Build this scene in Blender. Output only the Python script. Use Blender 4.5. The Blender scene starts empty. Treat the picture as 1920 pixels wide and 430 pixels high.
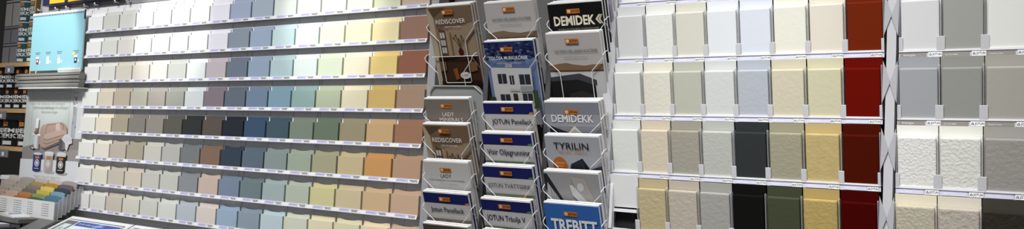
import bpy, bmesh, math, random
from mathutils import Vector, Matrix
random.seed(7)
C = bpy.context.scene.collection
sc = bpy.context.scene

# ------------------------------------------------------------------ camera
cam = bpy.data.objects.new('camera', bpy.data.cameras.new('camera'))
C.objects.link(cam); sc.camera = cam
cam.data.sensor_width = 36.0
cam.data.sensor_fit = 'HORIZONTAL'
cam.data.lens = 1570 / 1920 * 36
cam.data.clip_start = 0.02
xr = Vector((0.83295, 0.55109, 0.05003)); dn = Vector((0.01118, 0.07364, -0.99722)); fw = Vector((-0.55324, 0.83119, 0.05518))
M = Matrix.Identity(4)
for i in range(3):
    M[i][0] = xr[i]; M[i][1] = -dn[i]; M[i][2] = -fw[i]
M.translation = Vector((3.56735, -1.98407, 1.55))
cam.matrix_world = M

# ------------------------------------------------------------------ light
w = bpy.data.worlds.new('world'); sc.world = w; w.use_nodes = True
w.node_tree.nodes['Background'].inputs[0].default_value = (0.97, 0.98, 1.0, 1)
w.node_tree.nodes['Background'].inputs[1].default_value = 0.21
sc.view_settings.view_transform = 'Standard'
sc.view_settings.look = 'None'
sc.view_settings.exposure = 0.0
sc.view_settings.gamma = 1.0
sc.view_settings.use_curve_mapping = False

def spot(loc, target, power, size, blend=0.3, radius=0.05, col=(1.0, 0.97, 0.93)):
    l = bpy.data.lights.new('spot_lamp', 'SPOT'); l.energy = power; l.spot_size = math.radians(size); l.spot_blend = blend
    l.shadow_soft_size = radius; l.color = col
    o = bpy.data.objects.new('spot_lamp', l); C.objects.link(o); o.location = loc
    o.rotation_euler = (Vector(target) - Vector(loc)).to_track_quat('-Z', 'Y').to_euler()
    return o
def area(loc, target, power, sx, sy, col=(1, 1, 1), spread=180):
    l = bpy.data.lights.new('fill_lamp', 'AREA'); l.energy = power; l.shape = 'RECTANGLE'; l.size = sx; l.size_y = sy; l.color = col; l.spread = math.radians(spread)
    o = bpy.data.objects.new('fill_lamp', l); C.objects.link(o); o.location = loc
    o.rotation_euler = (Vector(target) - Vector(loc)).to_track_quat('-Z', 'Y').to_euler()
    return o
# added unseen fill lamps, and the spots on the rail above the displays
area((0.84, -1.6, 3.4), (0.84, 0, 1.45), 14.3, 2.9, 0.4, spread=52)
area((3.12, -1.6, 3.4), (3.08, 0, 1.40), 9.4, 1.15, 0.4, spread=52)
for x, p, zt in ((-0.27, 34, 1.99), (0.60, 22, 2.05), (1.50, 20, 2.06), (2.88, 4, 1.98)):
    spot((x, -0.73, 2.52), (x, 0, zt), p, 34, 0.4, 0.03)

# ------------------------------------------------------------------ helpers
def lin(c):
    def f(v):
        v = v / 255.0
        return v / 12.92 if v <= 0.04045 else ((v + 0.055) / 1.055) ** 2.4
    return (f(c[0]), f(c[1]), f(c[2]), 1)
MATS = {}
def mat(c, rough=0.55, bump=0.0, scale=60.0, metal=0.0, alpha=1.0, k=1.0, spec=0.3, mottle=0.0):
    key = (tuple(c), rough, bump, scale, metal, alpha, k, spec, mottle)
    if key in MATS: return MATS[key]
    m = bpy.data.materials.new('paint_%d_%d_%d' % tuple(int(v) for v in c)); m.use_nodes = True
    nt = m.node_tree; b = nt.nodes['Principled BSDF']
    L = lin(c); L = tuple(min(0.88, v * k) for v in L[:3]) + (1,)
    b.inputs['Base Color'].default_value = L
    b.inputs['Roughness'].default_value = rough
    b.inputs['Metallic'].default_value = metal
    b.inputs['Specular IOR Level'].default_value = spec
    b.inputs['Alpha'].default_value = alpha
    if bump or mottle:
        tc = nt.nodes.new('ShaderNodeTexCoord'); no = nt.nodes.new('ShaderNodeTexNoise')
        no.inputs['Scale'].default_value = scale; no.inputs['Detail'].default_value = 4.0
        nt.links.new(tc.outputs['Object'], no.inputs['Vector'])
        if bump:
            bp = nt.nodes.new('ShaderNodeBump'); bp.inputs['Strength'].default_value = bump; bp.inputs['Distance'].default_value = 0.004
            nt.links.new(no.outputs['Fac'], bp.inputs['Height']); nt.links.new(bp.outputs['Normal'], b.inputs['Normal'])
        if mottle:
            n2 = nt.nodes.new('ShaderNodeTexNoise'); n2.inputs['Scale'].default_value = scale * 0.35; n2.inputs['Detail'].default_value = 5
            nt.links.new(tc.outputs['Object'], n2.inputs['Vector'])
            rp = nt.nodes.new('ShaderNodeMapRange'); rp.inputs['From Min'].default_value = 0.35; rp.inputs['From Max'].default_value = 0.65
            rp.inputs['To Min'].default_value = 1 - mottle; rp.inputs['To Max'].default_value = 1.0
            nt.links.new(n2.outputs['Fac'], rp.inputs['Value'])
            mx = nt.nodes.new('ShaderNodeMix'); mx.data_type = 'RGBA'; mx.blend_type = 'MULTIPLY'; mx.inputs['Factor'].default_value = 1.0
            mx.inputs[6].default_value = L
            nt.links.new(rp.outputs['Result'], mx.inputs[7]); nt.links.new(mx.outputs[2], b.inputs['Base Color'])
    MATS[key] = m
    return m

class MB:
    """collects shapes for ONE mesh object, several materials allowed"""
    def __init__(s): s.v = []; s.f = []; s.mi = []; s.ms = []; s.smooth = False
    def _m(s, m):
        if m not in s.ms: s.ms.append(m)
        return s.ms.index(m)
    def add(s, vs, fs, m):
        n = len(s.v); s.v += [tuple(v) for v in vs]; i = s._m(m)
        for f in fs: s.f.append([n + k for k in f]); s.mi.append(i)
        return s
    def box(s, x0, x1, y0, y1, z0, z1, m, T=None):
        vs = [(x, y, z) for x in (x0, x1) for y in (y0, y1) for z in (z0, z1)]
        if T is not None: vs = [T @ Vector(v) for v in vs]
        return s.add(vs, [(0, 1, 3, 2), (4, 6, 7, 5), (0, 4, 5, 1), (2, 3, 7, 6), (0, 2, 6, 4), (1, 5, 7, 3)], m)
    def bevbox(s, x0, x1, y0, y1, z0, z1, b, m):
        bm = bmesh.new(); bmesh.ops.create_cube(bm, size=1.0)
        for v in bm.verts: v.co = Vector(((x0 + x1) / 2 + v.co.x * (x1 - x0), (y0 + y1) / 2 + v.co.y * (y1 - y0), (z0 + z1) / 2 + v.co.z * (z1 - z0)))
        bmesh.ops.bevel(bm, geom=list(bm.edges), offset=b, segments=2, affect='EDGES', profile=0.6)
        bm.verts.index_update()
        s.add([v.co[:] for v in bm.verts], [[v.index for v in f.verts] for f in bm.faces], m); bm.free(); return s
    def prism(s, pts, y0, y1, m):
        """polygon in XZ extruded along Y"""
        n = len(pts)
        vs = [(p[0], y0, p[1]) for p in pts] + [(p[0], y1, p[1]) for p in pts]
        fs = [tuple(range(n)), tuple(range(2 * n - 1, n - 1, -1))] + [(i, (i + 1) % n, n + (i + 1) % n, n + i) for i in range(n)]
        return s.add(vs, fs, m)
    def lathe(s, prof, m, n=28, c=(0, 0, 0), T=None):
        vs = []; fs = []
        for r, z in prof:
            for k in range(n):
                a = 2 * math.pi * k / n
                p = Vector((r * math.cos(a), r * math.sin(a), z))
                if T is not None: p = T @ p
                vs.append((p.x + c[0], p.y + c[1], p.z + c[2]))
        for i in range(len(prof) - 1):
            for k in range(n):
                k2 = (k + 1) % n
                fs.append((i * n + k, i * n + k2, (i + 1) * n + k2, (i + 1) * n + k))
        return s.add(vs, fs, m)
    def tube(s, path, r, m, n=6):
        pts = [Vector(p) for p in path]; vs = []; fs = []
        for i, p in enumerate(pts):
            a = pts[max(i - 1, 0)]; b = pts[min(i + 1, len(pts) - 1)]
            d = (b - a).normalized(); u = d.cross(Vector((0.3, 0.2, 1))); u = u.normalized() if u.length > 1e-4 else Vector((1, 0, 0)); v = d.cross(u)
            for k in range(n):
                t = 2 * math.pi * k / n; q = p + r * (u * math.cos(t) + v * math.sin(t)); vs.append(q[:])
        for i in range(len(pts) - 1):
            for k in range(n):
                k2 = (k + 1) % n; fs.append((i * n + k, i * n + k2, (i + 1) * n + k2, (i + 1) * n + k))
        fs.append(tuple(range(n))); fs.append(tuple((len(pts) - 1) * n + k for k in range(n)))
        return s.add(vs, fs, m)
    def poly(s, pts, m, y=0.0):
        """flat printed shape in XZ at depth y"""
        return s.add([(p[0], y, p[1]) for p in pts], [tuple(range(len(pts)))], m)
    def mesh(s, name):
        me = bpy.data.meshes.new(name); me.from_pydata(s.v, [], s.f)
        for m in s.ms: me.materials.append(m)
        me.polygons.foreach_set('material_index', s.mi)
        if s.smooth: me.polygons.foreach_set('use_smooth', [True] * len(s.f))
        me.update(); return me
    def build(s, name, parent=None, loc=None, shade=None):
        return link(name, s.mesh(name), parent, loc)
def link(name, me, parent=None, loc=None):
    o = bpy.data.objects.new(name, me); C.objects.link(o)
    if parent is not None: o.parent = parent
    if loc is not None: o.location = loc
    return o
def empty(name, loc=(0, 0, 0), rot=(0, 0, 0)):
    o = bpy.data.objects.new(name, None); C.objects.link(o); o.location = loc; o.rotation_euler = rot; o.empty_display_size = 0.02
    return o
def tag(o, label=None, cat=None, group=None, kind=None):
    if label: o['label'] = label
    if cat: o['category'] = cat
    if group: o['group'] = group
    if kind: o['kind'] = kind
    return o
def fixmesh(o):
    bm = bmesh.new(); bm.from_mesh(o.data); bmesh.ops.recalc_face_normals(bm, faces=bm.faces); bm.to_mesh(o.data); bm.free()

_T = {}
def glyphs(s, bold=0.0, spacing=1.0):
    """letters as flat triangles; unit = text size; returns verts (x,z), faces, width, height"""
    key = (s, bold, spacing)
    if key in _T: return _T[key]
    cu = bpy.data.curves.new('lettering', 'FONT'); cu.body = s; cu.size = 1.0; cu.resolution_u = 2; cu.offset = bold; cu.space_character = spacing
    cu.fill_mode = 'FRONT'
    o = bpy.data.objects.new('lettering', cu); C.objects.link(o)
    dg = bpy.context.evaluated_depsgraph_get(); dg.update()
    me = o.evaluated_get(dg).to_mesh()
    vs = [(v.co.x, v.co.y) for v in me.vertices]; fs = [tuple(p.vertices) for p in me.polygons]
    o.evaluated_get(dg).to_mesh_clear(); bpy.data.objects.remove(o); bpy.data.curves.remove(cu)
    x0 = min(v[0] for v in vs); x1 = max(v[0] for v in vs); z0 = min(v[1] for v in vs); z1 = max(v[1] for v in vs)
    vs = [(v[0] - x0, v[1]) for v in vs]
    _T[key] = (vs, fs, x1 - x0, z1)
    return _T[key]
def put_text(mb, s, x, z, width, m, y, bold=0.0, height=None, align='l', spacing=1.0, fn=None):
    """text whose baseline starts at x,z; width and/or cap height in metres; fn maps (x,y,z) further"""
    vs, fs, W, H = glyphs(s, bold, spacing)
    if width is None: kx = height / H
    else: kx = width / W
    kz = (height / H) if height is not None else kx
    off = {'l': 0, 'c': -W * kx / 2, 'r': -W * kx}[align]
    out = [(x + off + a * kx, y, z + b * kz) for a, b in vs]
    if fn: out = [fn(*p) for p in out]
    mb.add(out, fs, m)

ORD = ['first', 'second', 'third', 'fourth', 'fifth', 'sixth', 'seventh', 'eighth', 'ninth', 'tenth', 'eleventh', 'twelfth', 'thirteenth', 'fourteenth', 'fifteenth', 'sixteenth']

WHITE = mat((232, 232, 234)); STEEL = mat((200, 200, 202), 0.25, metal=1.0)
BLACK = mat((14, 14, 15), 0.7)
GREY = mat((176, 176, 178), 0.6)
CLEAR = mat((225, 225, 228), 0.2, alpha=0.32, spec=0.5)
SMOKE = mat((182, 182, 186), 0.25, alpha=0.75, spec=0.5)
LILAC = mat((178, 176, 208), 0.35)
PLASTIC = mat((214, 214, 216), 0.4)

# ------------------------------------------------------------------ setting
mb = MB().box(-3, 6, -4, 0.6, -0.1, 0, mat((150, 146, 140), 0.4, 0.05, 8)); tag(mb.build('floor'), kind='structure')
mb = MB().box(-3, 6, 0.52, 0.6, 0, 3.3, mat((70, 68, 66), 0.8)); tag(mb.build('wall_back'), kind='structure')

# grey display board behind the colour cards, in panels with narrow seams
mb = MB()
BOARD = mat((236, 236, 239), 0.6, 0.02, 200); HEADER = mat((146, 146, 150), 0.6, 0.02, 200)  # HEADER darkened to stand in for less light, BOARD lightened for its shaded bands
xs = [-0.445, 0.012, 0.252] + [0.252 + 0.4 * i for i in range(1, 5)] + [1.958]
for a, b in zip(xs[:-1], xs[1:]): mb.box(a + 0.001, b - 0.001, 0.0205, 0.05, 0.9, 2.125, BOARD)
xs = [-0.445, 0.19, 0.62, 1.05, 1.5, 1.958]
for a, b in zip(xs[:-1], xs[1:]): mb.box(a + 0.001, b - 0.001, 0.0205, 0.05, 2.127, 2.42, HEADER)
mb.box(-0.44, 1.95, 0.052, 0.11, 0.0, 2.42, mat((60, 60, 62)))
o = mb.build('display_board'); tag(o, 'grey panelled board carrying the rows of small colour cards', 'display board')
# end fascia of the card display, beside the leaflets
mb = MB().box(1.929, 1.958, 0.0, 0.049, 0.9, 2.4, mat((150, 150, 152), 0.6)); tag(mb.build('trim_1'), kind='structure')
# body behind leaflets
mb = MB().box(1.96, 2.538, 0.075, 0.11, 0.0, 2.45, mat((96, 95, 93), 0.6)); o = mb.build('leaflet_rack_back')
tag(o, 'dull grey back panel behind the three columns of leaflets', 'panel')
# white posts
mb = MB().box(2.541, 2.571, -0.012, 0.11, 0.0, 2.45, mat((182, 182, 185), 0.5)); tag(mb.build('trim_2'), kind='structure')
mb = MB().box(3.2335, 3.2525, -0.012, 0.11, 0.0, 2.45, mat((182, 182, 185), 0.5)); tag(mb.build('trim_3'), kind='structure')
mb = MB().box(2.572, 3.232, 0.05, 0.11, 0.0, 2.45, BLACK); tag(mb.build('sample_panel_back'), 'black back panel behind the sample boards between two white posts', 'panel')
mb = MB().box(3.2535, 3.62, 0.05, 0.11, 0.0, 2.45, BLACK); tag(mb.build('sample_panel_back'), 'black back panel behind the sample boards at the far right', 'panel')

# ------------------------------------------------------------------ colour card grid, 8 shelves of 16
L = {
1: [(230,232,234),(196,197,190),(200,200,193),(236,236,230),(236,236,235),(236,236,236),(236,236,236),(215,213,222),(148,157,178),(150,162,174),(200,208,202),(234,238,237),(236,236,226),(236,230,200),(194,197,168),(176,160,145)],
2: [(238,238,237),(215,217,210),(218,213,207),(236,236,228),(238,238,236),(222,227,227),(238,238,238),(222,221,230),(132,143,156),(150,165,185),(190,212,214),(224,238,234),(228,236,206),(238,234,194),(228,214,166),(140,108,94)],
3: [(236,236,234),(225,226,218),(216,212,197),(219,213,203),(232,229,219),(200,204,196),(226,231,231),(190,180,184),(108,119,134),(145,162,182),(176,200,202),(216,227,222),(212,222,198),(234,226,200),(228,203,130),(140,92,72)],
4: [(236,238,233),(219,209,190),(190,178,160),(186,184,168),(173,167,158),(161,163,154),(208,213,213),(128,116,124),(96,106,118),(112,130,152),(124,155,170),(142,168,165),(176,184,158),(222,214,184),(204,174,108),(158,133,112)],
5: [(229,229,221),(229,220,200),(167,157,136),(130,126,119),(142,137,129),(91,90,83),(52,54,55),(88,81,76),(42,46,55),(60,81,104),(68,86,96),(120,130,116),(103,116,98),(148,140,113),(190,160,119),(148,110,86)],
6: [(224,223,216),(221,217,202),(184,174,161),(164,157,138),(194,191,181),(174,174,166),(114,117,118),(122,100,85),(56,65,78),(88,102,114),(130,142,140),(152,162,146),(160,156,128),(188,174,136),(192,144,90),(172,140,115)],
7: [(213,212,208),(211,207,190),(187,179,163),(195,186,170),(184,183,176),(182,183,174),(128,133,135),(184,166,153),(112,125,144),(102,118,122),(150,165,164),(168,176,162),(194,188,142),(192,178,146),(192,165,130),(184,155,132)],
8: [(209,208,205),(204,202,196),(186,178,164),(194,192,178),(188,189,181),(196,198,190),(167,175,182),(198,188,180),(142,160,178),(130,144,155),(174,190,195),(194,196,180),(210,202,172),(206,200,170),(218,200,172),(190,165,142)]}
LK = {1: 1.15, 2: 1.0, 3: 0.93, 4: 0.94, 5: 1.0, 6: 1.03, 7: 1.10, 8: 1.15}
NAMES = {
1: 'cool white|warm white|ivory white|creamy white|bright white|pure white|chalk white|pale lilac|lavender grey|pale steel blue|pale sea green|icy mint white|creamy lime white|pale lemon|pale olive|rosy beige',
2: 'clean white|eggshell white|light ivory|soft ivory|bright white|pale silver grey|chalk white|faint lilac|dusty blue|powder blue|pale aqua|icy aqua|pale lime|light lemon|straw yellow|reddish brown',
3: 'plain white|bone|pale stone|light linen|oatmeal white|cool mid grey|misty white|pale mauve|slate blue|sky blue|pale teal|pale mint|light pistachio|cream yellow|sunny yellow|brick red',
4: 'soft white|light sand|taupe beige|putty|warm grey|mid grey|cold pale grey|dusky mauve|dark slate|denim blue|teal blue|grey teal|sage green|vanilla|mustard gold|tan brown',
5: 'off white|cream|mushroom beige|iron grey|stone grey|charcoal|near black|dark umber|midnight blue|deep blue|petrol blue|grey green|forest green|olive|caramel|chestnut brown',
6: 'off white|pale cream|light greige|khaki brown|pale warm grey|silver grey|dark grey|cocoa brown|navy blue|slate grey blue|muted teal|muted green|light olive|khaki|pumpkin orange|clay pink',
7: 'off white|light cream|light beige|almond|light grey|pale silver|steel grey|salmon pink|smoky blue|dark teal grey|eucalyptus|pale moss|pale mustard|biscuit|apricot|peach',
8: 'white|off white|pale beige|pale almond|very pale grey|pearl white|pale blue grey|pale blush|baby blue|pewter blue|ice blue|pale celadon|custard|pale custard|light apricot|beige pink'}
PW, PH, Z0 = 0.12, 0.1089, 2.1185
# one shelf: ledge, clear strip, white back plate, dividers, sixteen labels
def label_mesh(seed):
    r = random.Random(seed); m = MB()
    m.add([(0.0005, -0.0062, 0.0012), (0.1195, -0.0062, 0.0012), (0.1195, -0.0012, 0.0128), (0.0005, -0.0012, 0.0128)], [(0, 1, 2, 3)], mat((216, 216, 219), 0.4))
    def pt(x, t, o): return (x, -0.0062 + 0.005 * t - o, 0.0012 + 0.0116 * t)
    a = 0.030 + r.uniform(-.002, .002); b = 0.077
    m.add([pt(a, .2, .0002), pt(b, .2, .0002), pt(b, .93, .0002), pt(a, .93, .0002)], [(0, 1, 2, 3)], LILAC)
    dk = mat((50, 50, 62)); md = mat((150, 148, 184))
    m.add([pt(a + .003, .5, .0004), pt(a + .036, .5, .0004), pt(a + .036, .66, .0004), pt(a + .003, .66, .0004)], [(0, 1, 2, 3)], md)
    m.add([pt(.082, .62, .0004), pt(.114, .62, .0004), pt(.114, .78, .0004), pt(.082, .78, .0004)], [(0, 1, 2, 3)], dk)
    x = .089
    while x < .112:                                     # the digits of the code, far too small to read
        d = r.uniform(.0015, .004); m.add([pt(x, .25, .0004), pt(x + d, .25, .0004), pt(x + d, .5, .0004), pt(x, .5, .0004)], [(0, 1, 2, 3)], dk); x += d + .0012
    return m.mesh('shelf_label')
LABELS = [label_mesh(i) for i in range(4)]
def pad_mesh():
    return MB().bevbox(0, 0.112, 0.001, 0.0095, 0.006, 0.0725, 0.0006, WHITE).mesh('colour_card')
def rear_mesh(shadow_notch):  # curved dip in the top edge stands in for a shadow
    m = MB(); z1 = 0.0875
    if not shadow_notch: m.box(0.003, 0.1135, 0.0118, 0.0132, 0.006, z1, WHITE)
    else:
        pts = [(0.003, 0.006), (0.1135, 0.006), (0.1135, z1), (0.093, z1)]
        for i in range(1, 8):
            a = math.pi * i / 8; pts.append((0.058 + 0.035 * math.cos(a), z1 - 0.0045 * math.sin(a)))
        pts += [(0.023, z1), (0.003, z1)]
        m.prism(pts, 0.0118, 0.0132, WHITE)
    return m.mesh('rear_card')
PAD = pad_mesh(); REARS = [rear_mesh(False), rear_mesh(True)]
KC = 0.86
for r in range(1, 9):
    zb = Z0 - PH * r
    sh = empty('card_shelf', (0, 0, zb))
    tag(sh, 'long white shelf holding the %s row of small colour cards from the top' % ORD[r - 1], 'shelf', 'shelves of the colour card display')
    MB().box(0, 1.92, -0.002, 0.0203, 0.0015, 0.0055, mat((150, 150, 153))).build('ledge', sh)
    m = MB(); m.add([(0, -0.006, 0), (1.92, -0.006, 0), (1.92, -0.001, 0.0135), (0, -0.001, 0.0135), (0, -0.001, 0), (1.92, -0.001, 0), (1.92, 0.0006, 0.0135), (0, 0.0006, 0.0135)],
          [(0, 1, 2, 3), (0, 4, 5, 1), (3, 2, 6, 7), (4, 7, 6, 5), (1, 5, 6, 2), (0, 3, 7, 4)], mat((196, 196, 202), 0.3)); m.build('front_strip', sh)
    if r <= 5: MB().box(0.002, 1.918, 0.0155, 0.0172, 0.0056, 0.0905, mat((232, 232, 234), 0.4)).build('back_plate', sh)
    for c in range(17):
        d = MB(); x = c * PW if c < 16 else 1.9185
        d.prism([(x, 0.006), (x + .0016, 0.006), (x + .0016, PH - .001), (x, PH - .001)], 0.0172, 0.0203, mat((228, 228, 230), 0.4)); d.build('divider', sh)
    for c in range(16):
        link('shelf_label', LABELS[(c * 7 + r * 3) % 4], sh, (c * PW, 0, 0))
    nm = NAMES[r].split('|')
    for c in range(16):
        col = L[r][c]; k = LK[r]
        t = empty('colour_card', (c * PW + 0.008, 0, zb))
        tag(t, '%s colour card, %s from left on the %s shelf from top' % (nm[c], ORD[c], ORD[r - 1]), 'colour card', 'small colour cards on the %s shelf' % ORD[r - 1])
        f = link('front_card', PAD, t); b = link('rear_card', REARS[1 if (r >= 6 and (c + r) % 5 != 0) else 0], t)
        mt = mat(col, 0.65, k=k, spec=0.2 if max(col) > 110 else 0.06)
        for q in (f, b): q.material_slots[0].link = 'OBJECT'; q.material_slots[0].material = mt

# ------------------------------------------------------------------ big sample boards, right-hand panels
TILT = math.radians(13)
def jotun_emblem(m, x, z, s, y, mt):
    """small pointed-arch emblem, an outline with a foot"""
    o = [(0, 0), (s, 0), (s * .93, s * .55), (s * .5, s * 1.0), (s * .07, s * .55)]
    i = [(s * .26, s * .2), (s * .74, s * .2), (s * .7, s * .5), (s * .5, s * .72), (s * .3, s * .5)]
    vs = [(x + a, y, z + b) for a, b in o] + [(x + a, y, z + b) for a, b in i]
    m.add(vs, [(k, (k + 1) % 5, 5 + (k + 1) % 5, 5 + k) for k in range(5)], mt)
def brand_tag_mesh(w, h):
    m = MB(); ink = mat((25, 25, 30)); m.box(0, w, -0.0008, 0, 0, h, mat((238, 238, 240), 0.4))
    f = 0.0005
    m.poly([(0, h - f), (w, h - f), (w, h), (0, h)], ink, -0.0010); m.poly([(0, 0), (f, 0), (f, h), (0, h)], ink, -0.0010)
    m.poly([(w - f, 0), (w, 0), (w, h), (w - f, h)], mat((150, 150, 155)), -0.0010)
    jotun_emblem(m, w * .08, h * .26, h * .5, -0.0011, ink)
    put_text(m, 'JOTUN', w * .30, h * .28, w * .64, ink, -0.0011, bold=0.02, height=h * .46)
    return m.mesh('brand_tag')
TAG_A = brand_tag_mesh(0.0245, 0.0098); TAG_B = brand_tag_mesh(0.0275, 0.0105)
A = {
0: [(226,226,225),(224,224,220),(212,210,200),(226,230,236),(222,228,238),(230,226,212),(232,228,212),(110,36,12)],
1: [(205,206,204),(222,223,216),(210,208,195),(222,226,228),(216,221,230),(230,229,215),(222,214,200),(110,36,12)],
2: [(202,203,198),(208,204,190),(176,176,163),(196,199,196),(170,175,182),(196,189,166),(196,191,162),(98,12,4)],
3: [(198,200,195),(194,183,163),(148,144,132),(170,172,164),(46,50,50),(148,144,122),(182,162,112),(68,14,3)],
4: [(200,200,198),(168,155,122),(166,158,144),(144,143,137),(16,16,14),(60,65,48),(164,142,88),(60,3,2)]}
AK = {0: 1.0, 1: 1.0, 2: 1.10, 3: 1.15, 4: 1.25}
AN = {0: 'cool white|white|pale putty|bluish white|bluish pale|ivory|cream|rust red',
1: 'plain white|grained white|pale putty|bluish white|icy blue white|ivory with scuffs|smooth ivory|rust red',
2: 'chalk white|rough cream white|putty grey|pale cool grey|pale blue grey|soft yellow|pale yellow|bright red',
3: 'brushed white|rough beige|taupe grey|rough light grey|anthracite|khaki grey|sandy yellow|dark red',
4: 'empty slot|rough straw|rough pale beige|rough mid grey|black|moss green|golden yellow|deep maroon'}
B = {1: [(214,214,214),(160,160,154),(228,228,222)], 2: [(154,155,158),(142,142,136),(160,157,148)],
3: [(212,211,206),(205,205,198),(145,142,136)], 4: [(172,166,148),(170,162,150),(46,42,36)]}
BN = {1: 'smooth white|smooth grey|smooth off-white', 2: 'blue grey|mid grey|warm grey', 3: 'rough white|coarse off-white|coarse grey', 4: 'rough sand|rough stone beige|rough dark brown'}
BR = {3: [(224,223,216),(222,221,212),(158,155,148)], 4: [(212,203,182),(205,198,182),(64,60,54)]}
def board_mesh(w, h):
    return MB().bevbox(0, w, -0.012, 0, 0, h, 0.0034, WHITE).mesh('sample_board')
def rear_board_mesh(w, h): return MB().box(0, w, 0, 0.0016, 0, h, WHITE).mesh('rear_card')
BM_A = board_mesh(0.0735, 0.1135); RM_A = rear_board_mesh(0.0790, 0.1365)
BM_B = board_mesh(0.0750, 0.1125); RM_B = rear_board_mesh(0.0805, 0.1360)
def sample_row(X0, zb, w, n, cols, rears, names, where, rown, tagm, texture, wide, left_tri=True, right_tri=True, skip=(), kk=1.0):
    rail = empty('sample_rail', (X0, 0, zb))
    tag(rail, 'light grey rail with clips under the %s row of %s' % (rown, where), 'rail', 'rails of the sample boards')
    W = w * n
    MB().box(0.001, W - .001, 0.000, 0.049, -0.0015, 0.0, PLASTIC).build('ledge', rail)
    # the lip and the sloping label channel
    m = MB(); m.box(0.0, W, -0.0035, 0.0, -0.0022, 0.0022, mat((216, 216, 219), 0.4)); m.box(0.0, W, -0.001, 0.001, -0.0142, -0.0022, mat((200, 200, 212), 0.35)); m.build('label_strip', rail)
    T = Matrix.Rotation(TILT, 4, 'X')
    for i in range(n + 1):
        tw = 0.0062 if not wide else 0.0080
        a, b = i * w - tw, i * w + tw
        if i == 0: a = 0.0
        if i == n: b = W
        d = MB(); d.bevbox(a, b, -0.0035, -0.0010, 0.0, 0.029 if not wide else 0.031, 0.0009, mat((198, 198, 201), 0.45))
        d.v = [tuple(T @ Vector(v)) for v in d.v]; d.build('clip', rail)
        # clear divider, rounded top front corner
        d = MB(); x = min(max(i * w, 0.0016), W - .0016)
        prof = [(0.0, 0.0), (0.040, 0.0), (0.040, 0.100), (0.026, 0.113), (0.004, 0.1155), (0.0, 0.112)]
        vs = [(x - .0009, p[0] - .0005, p[1]) for p in prof] + [(x + .0009, p[0] - .0005, p[1]) for p in prof]
        vs = [(v[0], v[1] - math.sin(TILT) * v[2], v[2]) for v in vs]
        k = len(prof)
        d.add(vs, [tuple(range(k)), tuple(range(2 * k - 1, k - 1, -1))] + [(j, (j + 1) % k, k + (j + 1) % k, k + j) for j in range(k)], CLEAR); d.build('divider', rail)
    # triangular end plates reaching over the posts
    for side, on in ((0, left_tri), (1, right_tri)):
        if not on: continue
        x = 0.0 if side == 0 else W; s = -1 if side == 0 else 1
        d = MB(); d.prism([(x, 0.032), (x + s * 0.0155, 0.078), (x, 0.126)][::s], -0.0165, -0.0145, SMOKE); o = d.build('end_plate', rail); fixmesh(o)
    for i in range(n):
        tw = 0.0245 if not wide else 0.0275
        g = MB()
        x0 = i * w + (0.004 if not wide else 0.006); x1 = (i + 1) * w - tw - (0.002 if not wide else 0.0)
        if wide and rown in ('first', 'second'):
            g.box(x0 - .004, x1, -0.0026, -0.0012, -0.0138, -0.0046, mat((140, 134, 128), 0.5)); put_text(g, ['Vintergata', 'Lys Grå Skifer', 'Premium Svart'][i], x0 + .003, -0.0108, 0.024, WHITE, -0.0028)
        else:
            g.box(x0, x1, -0.0026, -0.0012, -0.0135, -0.0050, mat((205, 204, 222), 0.3)); put_text(g, ['9918 Klassisk', '0087 Letthvit', '1024 Tidløs', '1434 Sand'][i % 4], x0 + .005, -0.0105, 0.022, mat((240, 240, 246)), -0.0028)
        g.build('name_label', rail)
        link('brand_tag', tagm, rail, ((i + 1) * w - tw - (0.004 if not wide else -0.003), -0.0030, -0.0135))
    nm = names.split('|')
    for i in range(n):
        if i in skip: continue
        col = cols[i]; t = empty('sample_board', (X0 + i * w, 0, zb))
        tag(t, '%s sample board, %s from left, %s row of %s' % (nm[i], ORD[i], rown, where), 'sample board', 'sample boards in the %s row of %s' % (rown, where))
        f = link('front_board', BM_B if wide else BM_A, t, (0.0044, 0.0125, 0.0005)); f.rotation_euler = (TILT, 0, 0)
        f.rotation_euler = (TILT, 0, 0)
        b = link('rear_card', RM_B if wide else RM_A, t, (0.0014, 0.0155, 0.0002)); b.rotation_euler = (TILT, 0, 0)
        bump, sc_, mot = texture(i)
        f.material_slots[0].link = 'OBJECT'; f.material_slots[0].material = mat(col, 0.5, bump, sc_, k=kk, spec=0.2 if max(col) > 120 else 0.05, mottle=mot)
        rc = rears[i] if rears else col
        b.material_slots[0].link = 'OBJECT'; b.material_slots[0].material = mat(rc, 0.6, k=kk, spec=0.2 if max(rc) > 120 else 0.05)
    return rail
TEX = {0: lambda i: (0.15, 50, 0), 1: lambda i: [(0, 60, 0), (.16, 120, 0), (.05, 60, 0), (.05, 100, 0), (.06, 120, 0), (.09, 120, .03), (.05, 90, 0), (.04, 60, 0)][i],
2: lambda i: [(.08, 120, 0), (.2, 110, 0), (.05, 60, 0), (.12, 120, 0), (.14, 110, 0), (.16, 120, 0), (.12, 100, 0), (.03, 40, 0)][i],
3: lambda i: [(.12, 100, 0), (.2, 120, 0), (.25, 140, 0), (.22, 150, 0), (.04, 60, 0), (.25, 140, 0), (.22, 140, .10), (.02, 60, 0)][i],
4: lambda i: [(0, 60, 0), (.35, 130, .05), (.32, 130, .06), (.25, 130, 0), (.03, 60, 0), (.12, 120, 0), (.32, 140, .06), (.06, 60, 0)][i]}
WA = 'the wide panel'
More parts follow.
